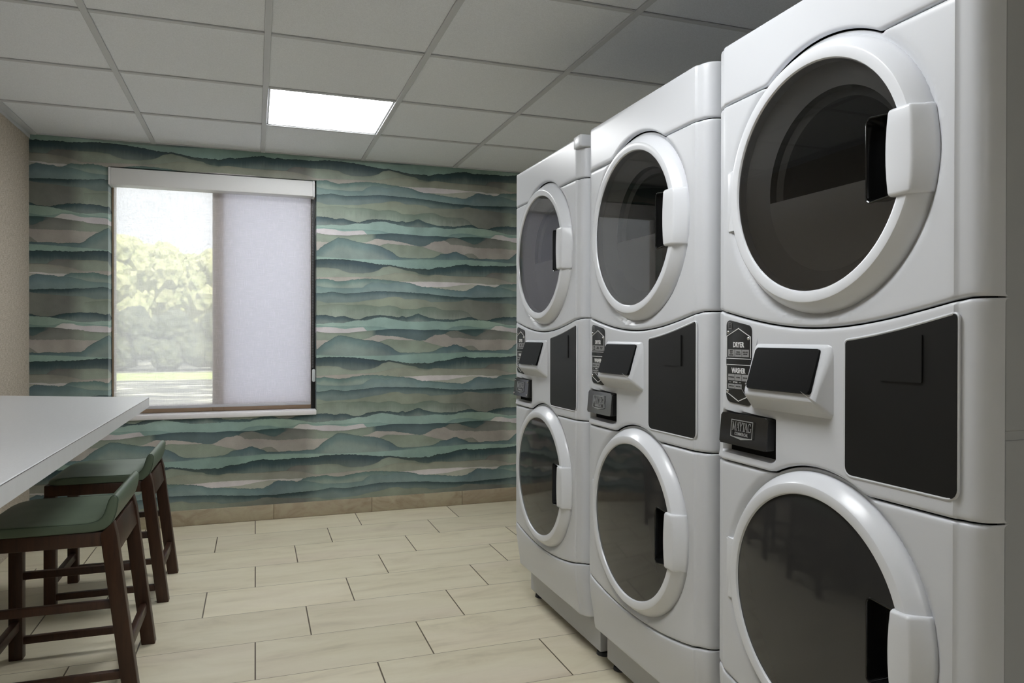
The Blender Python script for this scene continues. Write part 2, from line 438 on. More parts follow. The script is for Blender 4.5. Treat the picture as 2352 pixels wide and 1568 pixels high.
def shade_fabric():
    m = bpy.data.materials.new('roller_shade_fabric'); m.use_nodes = True
    g = G(m); g.n.remove(g.bsdf)
    P, x, y, z = g.pos()
    a = g.noise(g.vec(g.math('MULTIPLY', x, 330.0), 0.0, g.math('MULTIPLY', z, 16.0)), 1, 3, .7)
    b = g.noise(g.vec(g.math('MULTIPLY', x, 16.0), 4.0, g.math('MULTIPLY', z, 330.0)), 1, 3, .7)
    w = g.math('MAXIMUM', g.mrange(a, .52, .72, 0, 1), g.mrange(b, .52, .72, 0, 1))
    dif = g.new('ShaderNodeBsdfDiffuse'); dif.inputs[0].default_value = (.78, .78, .80, 1)
    tr = g.new('ShaderNodeBsdfTranslucent'); tr.inputs[0].default_value = (.84, .84, .87, 1)
    mx = g.new('ShaderNodeMixShader'); mx.inputs[0].default_value = .62
    g.l.new(dif.outputs[0], mx.inputs[1]); g.l.new(tr.outputs[0], mx.inputs[2])
    tp = g.new('ShaderNodeBsdfTransparent'); tp.inputs[0].default_value = (1, 1, 1, 1)
    m2 = g.new('ShaderNodeMixShader')
    g.l.new(g.mrange(w, 0, 1, SHADE_OPEN_A, SHADE_OPEN_B), m2.inputs[0])
    g.l.new(tp.outputs[0], m2.inputs[1]); g.l.new(mx.outputs[0], m2.inputs[2])
    g.l.new(m2.outputs[0], g.out.inputs[0])
    return m
SHADE_OPEN_A, SHADE_OPEN_B = .52, .74

def thin_glass(name, tint, gl=.06, rough=.0):
    m = bpy.data.materials.new(name); m.use_nodes = True
    g = G(m); g.n.remove(g.bsdf)
    tp = g.new('ShaderNodeBsdfTransparent'); tp.inputs[0].default_value = tint
    gs = g.new('ShaderNodeBsdfGlossy'); gs.inputs['Roughness'].default_value = rough
    fr = g.new('ShaderNodeFresnel'); fr.inputs[0].default_value = 1.5
    mx = g.new('ShaderNodeMixShader')
    g.l.new(fr.outputs[0], mx.inputs[0]); g.l.new(tp.outputs[0], mx.inputs[1]); g.l.new(gs.outputs[0], mx.inputs[2])
    g.l.new(mx.outputs[0], g.out.inputs[0])
    return m

def frosted():
    m = bpy.data.materials.new('frosted_pane'); m.use_nodes = True
    g = G(m); g.n.remove(g.bsdf)
    dif = g.new('ShaderNodeBsdfDiffuse'); dif.inputs[0].default_value = (.8, .8, .84, 1)
    tr = g.new('ShaderNodeBsdfTranslucent'); tr.inputs[0].default_value = (.66, .66, .71, 1)
    mx = g.new('ShaderNodeMixShader'); mx.inputs[0].default_value = .85
    g.l.new(dif.outputs[0], mx.inputs[1]); g.l.new(tr.outputs[0], mx.inputs[2])
    g.l.new(mx.outputs[0], g.out.inputs[0])
    return m

M = dict(
  backwall=mat('grey_wall', rgb(190, 190, 190), .8),
  paper=wallpaper(), floor=floor_mat(), base=baseboard_mat(), linen=linen_wall(), tile=ceiling_tile_mat(),
  tee=mat('grid_metal', rgb(206, 208, 210), .5, spec=.3),
  plain=mat('painted_wall', rgb(200, 196, 188), .8, spec=.2),
  wood=wood_mat(), vinyl=vinyl_mat(), piping=mat('green_piping', rgb(58, 74, 60), .5),
  lam=laminate_mat(), lamedge=mat('laminate_edge', rgb(206, 206, 206), .45),
  seam=mat('edge_seam', rgb(96, 96, 96), .6),
  fabric=shade_fabric(), cassette=mat('cassette_grey', rgb(228, 228, 228), .45, spec=.3),
  hem=mat('hem_bar', rgb(186, 186, 190), .5), black=mat('black_plastic', rgb(20, 20, 20), .35, spec=.4),
  chain=mat('steel_beads', rgb(170, 170, 170), .3, metal=.8), clear=mat('clear_plastic', rgb(205, 210, 212), .2),
  wframe=mat('bronze_frame', rgb(172, 148, 124), .5, spec=.3), sill=mat('white_sill', rgb(232, 230, 232), .35),
  glass=thin_glass('window_glass', (.97, .98, .98, 1)), frosted=frosted(),
  enamel=mat('white_enamel', rgb(206, 208, 212), .30, spec=.4),
  enamel2=mat('white_plastic', rgb(218, 220, 224), .24, spec=.45),
  cab=mat('painted_steel', rgb(170, 172, 174), .55, spec=.25),
  basem=mat('base_grey', rgb(196, 198, 202), .5, spec=.3),
  dark=mat('dark_void', rgb(26, 26, 26), .8, spec=.1),
  rubber=mat('rubber_foot', rgb(52, 54, 60), .6),
  bowl=mat('grey_drum_plastic', rgb(178, 178, 178), .34, spec=.5),
  bowl2=mat('smoke_plastic', rgb(92, 92, 92), .35, spec=.5), bowl3=mat('dark_window', rgb(78, 78, 78), .25),
  tint=thin_glass('smoked_glass', (.78, .78, .78, 1)),
  gloss=mat('gloss_black_door', rgb(50, 50, 50), .06, spec=.55),
  pocket=mat('pocket_black', rgb(24, 24, 24), .1, spec=.6),
  coin=mat('satin_black', rgb(22, 22, 22), .45, spec=.35),
  screen=mat('screen_black', rgb(12, 12, 12), .4, spec=.12),
  plate=mat('plate_black', rgb(34, 34, 34), .4, spec=.4), ink=mat('white_ink', rgb(225, 225, 225), .6),
  key=mat('grey_key', rgb(142, 142, 142), .5), keyink=mat('dark_ink', rgb(60, 60, 60), .6),
  screw=mat('screw_steel', rgb(190, 190, 190), .22, metal=1), silver=mat('silver_badge', rgb(160, 160, 160), .35, metal=.3),
)
def light_mat():
    m = bpy.data.materials.new('light_diffuser'); m.use_nodes = True
    g = G(m); g.n.remove(g.bsdf)
    e = g.new('ShaderNodeEmission'); e.inputs[0].default_value = (.965, .985, 1, 1); e.inputs[1].default_value = PANEL
    g.l.new(e.outputs[0], g.out.inputs[0]); return m
PANEL = 11.0
M['light'] = light_mat()

# ------------------------------------------------------------------ room shell
def wall_box(name, x0, x1, y0, y1, z0, z1, m):
    bm = bmesh.new(); add_box(bm, x0, x1, y0, y1, z0, z1)
    return tag(finish(name, bm, m, smooth=0), kind='structure')
wall_box('floor', WX0-.1, WX1+.1, WY0-.1, WY1+.02, -.06, 0, M['floor'])
wall_box('wall_left', WX0-.1, WX0, WY0-.1, WY1+.02, 0, CH+.1, M['linen'])
wall_box('wall_right', WX1, WX1+.1, WY0-.1, WY1+.02, 0, CH+.1, M['plain'])
wall_box('wall_front', WX0-.1, WX1+.1, WY0-.1, WY0, 0, CH+.1, M['backwall'])
bm = bmesh.new()
TH = .20
add_box(bm, WX0-.1, OPX0, WY1, WY1+TH, -.06, CH+.1)
add_box(bm, OPX1, WX1+.1, WY1, WY1+TH, -.06, CH+.1)
add_box(bm, OPX0, OPX1, WY1, WY1+TH, -.06, OPZ0)
add_box(bm, OPX0, OPX1, WY1, WY1+TH, OPZ1, CH+.1)
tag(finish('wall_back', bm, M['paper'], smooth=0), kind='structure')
bm = bmesh.new()
add_box(bm, WX0+.001, WX1-.001, WY1-.012, WY1+.001, .0005, .0925, bev=.002)
tag(finish('baseboard_back', bm, M['base']), kind='structure')
# suspended ceiling: lay-in tiles, tee grid, wall angle
RX = [-.565+.6096*k for k in range(-1, 5)]
RY = [4.158-.626*k for k in range(0, 13)]
LIGHTS = [(.045, .6546, RY[1], RY[0]), (.045, .6546, RY[5], RY[4]), (.045, .6546, RY[11], RY[10])]
xs = [WX0]+[x for x in RX if WX0 < x < WX1]+[WX1]
ys = [WY1]+[y for y in RY if y > WY0]+[WY0]
bm = bmesh.new()
for i in range(len(xs)-1):
    for j in range(len(ys)-1):
        x0, x1, y1, y0 = xs[i], xs[i+1], ys[j], ys[j+1]
        if any(abs(x0-a) < .01 and abs(y0-c) < .01 for a, b, c, d in LIGHTS): continue
        add_box(bm, x0+.011, x1-.011, y0+.011, y1-.011, CH-.0015, CH+.012, bev=.002, seg=1)
add_box(bm, WX0-.1, WX1+.1, WY0-.1, WY1+.2, CH+.10, CH+.16)
tag(finish('ceiling', bm, M['tile']), kind='structure')
bm = bmesh.new()
for x in xs[1:-1]:
    add_box(bm, x-.0125, x+.0125, WY0, WY1-.0005, CH-.0085, CH-.001, bev=.0012, seg=1)
    add_box(bm, x-.003, x+.003, WY0, WY1-.0005, CH-.001, CH+.03)
tag(finish('trim_1', bm, M['tee']), kind='structure')
bm = bmesh.new()
for y in ys[1:-1]:
    for i in range(len(xs)-1):
        add_box(bm, xs[i]+.013, xs[i+1]-.013, y-.0105, y+.0105, CH-.0070, CH-.001, bev=.001, seg=1)
tag(finish('trim_2', bm, M['tee']), kind='structure')
bm = bmesh.new()
add_box(bm, WX0, WX0+.034, WY0, WY1-.001, CH-.010, CH-.001, bev=.001, seg=1)
add_box(bm, WX0, WX0+.006, WY0, WY1-.001, CH-.030, CH-.010)
add_box(bm, WX1-.03, WX1, WY0, WY1-.001, CH-.010, CH-.001)
add_box(bm, WX0+.034, WX1-.03, WY1-.012, WY1-.0005, CH-.007, CH-.001)
tag(finish('trim_3', bm, M['tee']), kind='structure')

# ceiling lights
for k, (a, b, c, d) in enumerate(LIGHTS):
    if k == 0:
        t = empty('ceiling_light', ((a+b)/2, (c+d)/2, CH), 0, 'lit square panel light set in the grey ceiling grid near the window wall', 'ceiling light')
    else:       # unseen glowing panels outside the view, added to fill in the room's light
        t = bpy.data.objects.new('trim_%d' % (k+3), None); t.location = ((a+b)/2, (c+d)/2, CH); link(t); tag(t, kind='structure')
    w, h = (b-a)/2-.014, (d-c)/2-.012
    bm = bmesh.new()
    for s in (-1, 1):
        add_box(bm, s*w-.008 if s > 0 else -w, w if s > 0 else -w+.008, -h, h, -.003, .02)
        add_box(bm, -w, w, h-.008 if s > 0 else -h, h if s > 0 else -h+.008, -.003, .02)
    add_box(bm, -w, w, -h, h, .02, .06)
    finish('light_frame', bm, M['tee'], t)
    bm = bmesh.new(); add_box(bm, -w+.008, w-.008, -h+.008, h-.008, -.001, .004)
    finish('diffuser', bm, M['light'], t, smooth=0)

# ------------------------------------------------------------------ window and shade
win = bpy.data.objects.new('window_1', None); win.location = ((OPX0+OPX1)/2, WY1+.14, OPZ0); link(win); tag(win, kind='structure')
cx = (OPX0+OPX1)/2
def wpart(name, bm, m, **k): return finish(name, bm, m, win, **k)
W2 = (OPX1-OPX0)/2; HH = OPZ1-OPZ0
bm = bmesh.new()
for x0, x1, z0, z1 in ((-W2+.001, -W2+.014, .031, HH-.001), (W2-.030, W2-.001, .031, HH-.001), (-W2+.014, W2-.030, .031, .075), (-W2+.014, W2-.030, HH-.05, HH-.001)):
    add_box(bm, x0, x1, -.03, .05, z0, z1, bev=.003)
wpart('window_frame', bm, M['wframe'])
mx0, mx1 = -.250-cx, -.186-cx
bm = bmesh.new(); add_box(bm, mx0, mx1, -.035, .05, .031, HH-.051, bev=.003); wpart('mullion', bm, M['wframe'])
bm = bmesh.new(); add_box(bm, -W2+.014, mx0, .01, .014, .075, HH-.051); wpart('pane', bm, M['glass'], smooth=0)
bm = bmesh.new(); add_box(bm, mx1, W2-.030, .004, .008, .075, HH-.051)
o = wpart('pane', bm, M['frosted'], smooth=0); o['label'] = 'frosted white pane'
bm = bmesh.new(); add_box(bm, -W2+.001, W2-.001, -.150, .05, .0005, .030, bev=.004); wpart('window_sill', bm, M['sill'])

sh = empty('roller_shade', (cx, WY1+.03, OPZ1-.1), 0, 'white woven roller shade pulled down over the window on the patterned wall', 'window shade')
def spart(name, bm, m, par=None, **k): return finish(name, bm, m, par or sh, **k)
zb = OPZ1-.1
VX0, VX1 = -.803-cx, .354-cx
bm = bmesh.new(); add_box(bm, VX0+.012, VX1-.012, -.042, .062, -.004, .092, bev=.004); spart('cassette', bm, M['cassette'])
for a, b in ((VX0, VX0+.012), (VX1-.012, VX1)):
    bm = bmesh.new()
    add_plate(bm, [(a, -.006), (b, -.006), (b, .094), (a, .094)], -.044, .062, bev=.003)
    spart('end_cap', bm, M['cassette'])
FX0, FX1 = -.788-cx, .336-cx
bm = bmesh.new(); add_box(bm, FX0, FX1, .050, .0506, .715-zb, .0)
spart('fabric', bm, M['fabric'], smooth=0)
bm = bmesh.new(); add_box(bm, FX0, FX1, .046, .055, .698-zb, .715-zb, bev=.003); spart('hem_bar', bm, M['hem'])
bm = bmesh.new(); add_box(bm, .339-cx, .3645-cx, .058, .066, .672-zb, -.003); spart('side_channel', bm, M['black'])
bm = bmesh.new()
for k in range(150):
    zz = -.01-k*.0072
    if zz < .93-zb-.02: break
    for s in (-1, 1):
        bmesh.ops.create_icosphere(bm, subdivisions=1, radius=.0026, matrix=Matrix.Translation((.348-cx+s*.0035, .036+s*.004, zz)))
ch = spart('bead_chain', bm, M['chain'])
bm = bmesh.new()
add_plate(bm, round_poly([(.353-cx-.010, .845-zb), (.353-cx+.010, .845-zb), (.353-cx+.009, .925-zb), (.353-cx-.009, .925-zb)], .008), .028, .044, bev=.003)
spart('chain_tensioner', bm, M['clear'], ch)

# ------------------------------------------------------------------ outdoors beyond the glass
def leaf_mat(name, a, b):
    m = mat(name, a, .8, spec=.1); g = G(m); P, x, y, z = g.pos()
    n = g.noise(P, 3.2, 4, .65)
    g.l.new(g.ramp(n, [(.35, a), (.65, b)]), g.bsdf.inputs['Base Color']); return m
LEAF = leaf_mat('leaf_green', rgb(158, 166, 118), rgb(214, 212, 164))
bm = bmesh.new(); add_box(bm, -90, 90, WY1+.25, 140, -.50, -.20)
gm = mat('outdoor_ground', (.3, .3, .3, 1), .9); g = G(gm); P, x, y, z = g.pos()
lawn = g.mrange(y, 24.0, 24.6); n = g.noise(g.vec(g.math('MULTIPLY', x, .7), g.math('MULTIPLY', y, 1.6), 0.0), 1.1, 4, .6)
asph = g.ramp(n, [(.42, rgb(96, 98, 92)), (.55, rgb(150, 150, 136)), (.62, rgb(226, 224, 206))])
grs = g.ramp(n, [(.3, rgb(178, 194, 120)), (.7, rgb(208, 216, 150))])
g.l.new(g.mix(g.math('MULTIPLY', lawn, g.mrange(y, 28.5, 29.5, 1, 0)), asph, grs), g.bsdf.inputs['Base Color'])
tag(finish('ground', bm, gm, smooth=0), kind='structure')
def tree(x, y, h, r, label, seed):
    rnd = random.Random(seed)
    t = empty('tree', (x, y, -.2), 0, label, 'tree', 'trees beyond the window')
    bm = bmesh.new()
    add_tube(bm, [(0, 0, 0), (.05, 0, h*.25), (0, .05, h*.5), (0, 0, h*.8)], [.2, .16, .13, .05], 8)
    for k in range(5):
        a = rnd.uniform(0, 6.28)
        add_tube(bm, [(0, 0, h*(.3+.07*k)), (math.cos(a)*r*.5, math.sin(a)*r*.5, h*(.5+.06*k))], [.07, .03], 6)
    finish('trunk', bm, mat('bark', rgb(92, 80, 66), .9), t)
    bm = bmesh.new()
    for k in range(40):
        a = rnd.uniform(0, 6.28); q = math.sqrt(rnd.random())*r*.8; zz = rnd.uniform(.34, .92)*h
        s = r*rnd.uniform(.26, .44)
        c = Vector((math.cos(a)*q*(1-.35*(zz/h-.4)), math.sin(a)*q*.8, zz))
        n0 = len(bm.verts)
        bmesh.ops.create_icosphere(bm, subdivisions=3, radius=s, matrix=Matrix.Translation(c))
        bm.verts.ensure_lookup_table()
        for v in bm.verts[n0:]:
            d = v.co-c
            v.co = c+d*(1+.22*math.sin(d.x*9+k)*math.sin(d.y*8+2*k)*math.sin(d.z*9)+rnd.uniform(-.13, .13))
    finish('crown', bm, LEAF, t, smooth=0)
tree(-5.9, 35.0, 5.4, 1.85, 'sunlit leafy tree beyond the window, at the left edge of the shade', 1)
tree(-4.0, 41.0, 6.1, 2.2, 'sunlit tree beyond the hedge, seen between two nearer trees', 2)
tree(-1.2, 35.0, 5.2, 1.85, 'leafy tree seen through the shade, next to the window mullion', 3)
bm = bmesh.new(); rnd = random.Random(5)
for k in range(64):
    c = Vector((-9+k*.19, rnd.uniform(-.25, .25), rnd.uniform(.55, 2.0)))
    n0 = len(bm.verts)
    bmesh.ops.create_icosphere(bm, subdivisions=3, radius=rnd.uniform(.42, .62), matrix=Matrix.Translation(c))
    bm.verts.ensure_lookup_table()
    for v in bm.verts[n0:]:
        d = v.co-c; v.co = c+d*(1+rnd.uniform(-.16, .16))
        v.co.z = max(v.co.z, 0)
ho = finish('hedge', bm, leaf_mat('hedge_leaf', rgb(86, 94, 82), rgb(124, 128, 104)), smooth=0)
ho.location = (0, 30.6, -.2)
tag(ho, 'dark clipped hedge outdoors below the sunlit trees, behind a strip of lawn', 'hedge')

# ------------------------------------------------------------------ stacked washer and dryer
HW = .354
ZT, ZS1, ZARC, ZS2 = 1.838, 1.692, 1.202, .842    # top, upper seam, arc ends, lower seam
DZ, WZ, DR = 1.457, .592, .281                    # door centres, recess radius
def plan():
    half = [(.302, 0), (.3085, .0008), (.3125, .0045), (.3165, .0062), (.328, .0085), (.3385, .0135), (.3465, .0225), (.3515, .0340), (.3535, .046), (.354, .056)]
    mid = [(-.294+.0084*k, 0) for k in range(71)]
    return [(-u, y) for u, y in half[::-1]]+mid+half
PLAN = plan()
def arc_up(u):          # dryer / console seam
    a = min(abs(u), .33)/.33
    return 1.156+.046*(a*a*(1.25-.25*a*a))
def top_low(u):
    return max(ZS1, DZ+math.sqrt(max(DR*DR-u*u, 0)))
def con_low(u):
    return max(ZS2, WZ+math.sqrt(max(DR*DR-u*u, 0)))
def toe_top(u):
    a = min(abs(u), .33)/.33
    return .302+.040*a*a
def sstep(a, b, x):
    t = min(max((x-a)/(b-a), 0), 1); return t*t*(3-2*t)
def panel(zl, zu, nrow, disp=None, hole=None, r=.006):
    bm = bmesh.new(); grid = []
    for u, y in PLAN:
        a, b = zl(u)+.0014, zu(u)-.0014
        k = r/(1+0)
        z = [(a, .011), (a+.0004, .006), (a+.0018, .0026), (a+.0040, .0007), (a+k+.001, 0)]
        z += [(a+k+.001+(b-a-2*k-.002)*i/nrow, 0) for i in range(1, nrow)]
        z += [(b-k-.001, 0), (b-.0040, .0007), (b-.0018, .0026), (b-.0004, .006), (b, .011)]
        col = []
        for zz, e in z:
            d = disp(u, zz) if disp else 0
            col.append(bm.verts.new((u, y+e+d, zz)))
        grid.append(col)
    for A, B in zip(grid, grid[1:]):
        for i in range(len(A)-1):
            if hole:
                c = (A[i].co+B[i+1].co)/2
                if math.hypot(c.x, c.z-hole[0]) < hole[1]: continue
            bm.faces.new((A[i], B[i], B[i+1], A[i+1]))
    loose = [v for v in bm.verts if not v.link_faces]
    bmesh.ops.delete(bm, geom=loose, context='VERTS')
    return bm
def dish(zc, depth=.013):
    return lambda u, z: depth*(1-sstep(.272, .289, math.hypot(u, z-zc)))

def make_door(root, zc, kind):
    """round door: ring, glass, hand pocket, handle, hinge cover"""
    du = .008 if kind == 'washer' else .0
    bm = bmesh.new()
    add_lathe(bm, [(.222, .002), (.2250, -.010), (.2262, -.0165), (.2285, -.0205), (.2320, -.0218), (.2460, -.0225), (.2490, -.0218), (.2520, -.0195), (.2640, -.0055), (.2690, .0015), (.2715, .008), (.2722, .014), (.2700, .022)], 0, zc, 128)
    ring = finish(kind+'_door', bm, M['enamel2'], root, smooth=24)
    # hinge cover at the left
    bm = bmesh.new()
    add_plate(bm, round_poly([(-.2885, zc-.070), (-.250, zc-.073), (-.250, zc+.073), (-.2885, zc+.070)], [.004, 0, 0, .004]), -.003, .014, bev=.004)
    finish('hinge_cover', bm, M['enamel2'], ring)
    # pane with the cut for the hand pocket
    R, RC = .2266, (40.0 if kind == 'dryer' else 2.6)
    out = [(R*math.cos(2*PI*k/96), zc+R*math.sin(2*PI*k/96)) for k in range(96)]
    pk = round_poly([(.146+du, zc-.0765), (.232, zc-.0765), (.232, zc+.0765), (.146+du, zc+.0765)], [.010, .001, .001, .010])
    pk = [(u, z) if math.hypot(u, z-zc) < .2235 else tuple(Vector((0, zc))+Vector((u, z-zc)).normalized()*.2235) for u, z in pk]
    bm = bmesh.new()
    for loop in (out, pk):
        vs = [bm.verts.new((u, 0, z)) for u, z in loop]
        for i in range(len(vs)): bm.edges.new((vs[i], vs[(i+1) % len(vs)]))
    bmesh.ops.triangle_fill(bm, use_beauty=True, edges=bm.edges[:])
    for _ in range(2):
        bmesh.ops.subdivide_edges(bm, edges=[e for e in bm.edges if e.calc_length() > .02], cuts=1, use_grid_fill=True)
    for v in bm.verts:
        rr = math.hypot(v.co.x, v.co.z-zc)
        v.co.y = -.0165-(R*R-rr*rr)/(2*RC)
    for f in bm.faces:
        if f.normal.y > 0: f.normal_flip()
    bm.normal_update()
    me_m = M['tint'] if kind == 'dryer' else M['gloss']
    gl = finish('door_glass', bm, me_m, ring, smooth=0, recalc=False)
    me = gl.data
    for f in me.polygons: f.use_smooth = True
    me.normals_split_custom_set_from_vertices([Vector((v.co.x/RC, -1, (v.co.z-zc)/RC)).normalized() for v in me.vertices])
    # pocket cup
    bm = bmesh.new()
    def yy(u, z): return -.0165-(R*R-u*u-(z-zc)**2)/(2*RC)
    A = [bm.verts.new((u, yy(u, z)-.0016, z)) for u, z in pk]
    B = [bm.verts.new((u+(.004 if u < .2 else -.002), .020, zc+(z-zc)*.95)) for u, z in pk]
    n = len(pk)
    for i in range(n): bm.faces.new((A[i], A[(i+1) % n], B[(i+1) % n], B[i]))
    bm.faces.new(B)
    add_tube(bm, [(u, yy(u, z)-.0004, z) for u, z in pk], .0019, 6, closed=True)
    finish('hand_pocket', bm, M['pocket'], ring, smooth=40)
    # handle block
    bm = bmesh.new(); rows = []
    for dz, ins in ((-.0755, .006), (-.0748, .003), (-.0725, .001), (-.069, 0), (-.045, 0), (-.02, 0), (.0, 0), (.02, 0), (.045, 0), (.069, 0), (.0725, .001), (.0748, .003), (.0755, .006)):
        ui = .195+du+.006*(dz/.075)**2+ins*.5
        ro = math.sqrt(.2762**2-dz*dz)-ins*.3; rb = math.sqrt(.2555**2-dz*dz)*.35+.2505*.65-ins*.4
        yb = -.029+ins
        prof = [(ui+.004, .004), (ui+.001, -.010), (ui, -.021+ins), (ui+.0012, -.0255+ins), (ui+.005, yb), (rb-.003, yb-.0002), (rb, yb+.001), (rb+.003, yb+.004), (ro-.008, -.006+ins*.5), (ro-.003, -.0005), (ro, .006), (ro-.001, .014)]
        rows.append([bm.verts.new((u, y, zc+dz)) for u, y in prof])
    for A, B in zip(rows, rows[1:]):
        for i in range(len(A)-1): bm.faces.new((A[i], A[i+1], B[i+1], B[i]))
    bm.faces.new(rows[0]); bm.faces.new(rows[-1][::-1])
    finish('door_handle', bm, M['enamel2'], ring, smooth=40)
    # what shows behind the glass
    if kind == 'dryer':
        bm = bmesh.new()
        add_lathe(bm, [(.2255, -.008), (.2230, .000), (.186, .034), (.184, .036)], 0, zc, 96)
        lo = [( .1845*math.cos(a), zc+.1845*math.sin(a)) for a in [PI+.10+(PI-.20)*k/40 for k in range(41)]]
        add_plate(bm, lo, .035, .040)
        finish('door_bowl', bm, M['bowl'], ring, smooth=30)
        bm = bmesh.new()
        zk = zc-.0185
        add_lathe(bm, [(.1845, .036), (.1800, .050), (.150, .066), (.147, .072), (.0, .072)], 0, zc, 64, a0=-.10, a1=PI+.10)
        add_box(bm, -.1838, .1838, .036, .074, zk-.004, zk+.001, bev=.001)
        finish('inner_window', bm, M['bowl3'], ring, smooth=30)
    else:
        bm = bmesh.new(); add_lathe(bm, [(.224, -.004), (.215, .030), (.0, .030)], 0, zc, 64)
        finish('door_back', bm, M['dark'], ring)
    return ring

def letters_maytag(bm, u0, z0, w, h, y):
    """slab-serif capitals drawn as strokes"""
    T, t, s = w*.025, w*.012, w*.009
    def S(p, q, wd): add_stroke(bm, [(u0+p[0]*w, z0+p[1]*h), (u0+q[0]*w, z0+q[1]*h)], wd, y)
    def serif(x, zz, k=.035): S((x-k, zz), (x+k, zz), s)
    # M
    S((.02, .04), (.02, .96), t); S((.17, .04), (.17, .96), T); S((.02, .94), (.095, .15), T); S((.17, .94), (.095, .15), t)
    serif(.02, .03); serif(.17, .03); serif(.0, .97, .02); serif(.19, .97, .02)
    # A
    S((.225, .04), (.295, .94), t); S((.365, .04), (.295, .94), T); S((.25, .34), (.335, .34), s); serif(.225, .03); serif(.365, .03)
    # Y
    S((.395, .95), (.455, .45), T); S((.515, .95), (.455, .45), t); S((.455, .45), (.455, .04), T); serif(.395, .97, .03); serif(.515, .97, .025); serif(.455, .03)
    # T
    S((.605, .94), (.605, .04), T); S((.535, .96), (.675, .96), s*1.3); S((.535, .96), (.535, .76), s); S((.675, .96), (.675, .76), s); serif(.605, .03)
    # A
    S((.665, .04), (.735, .94), t); S((.805, .04), (.735, .94), T); S((.69, .34), (.775, .34), s); serif(.665, .03); serif(.805, .03)
    # G
    import math as _m
    pts = [(.91+.072*_m.cos(a), .5+.46*_m.sin(a)) for a in [_m.radians(d) for d in range(42, 331, 18)]]
    for p, q in zip(pts, pts[1:]):
        S(p, q, T*.85 if p[0] < .9 else t)
    S((.975, .44), (.975, .06), T*.8); S((.925, .44), (1.0, .44), s); S((.968, .95), (.968, .72), s)

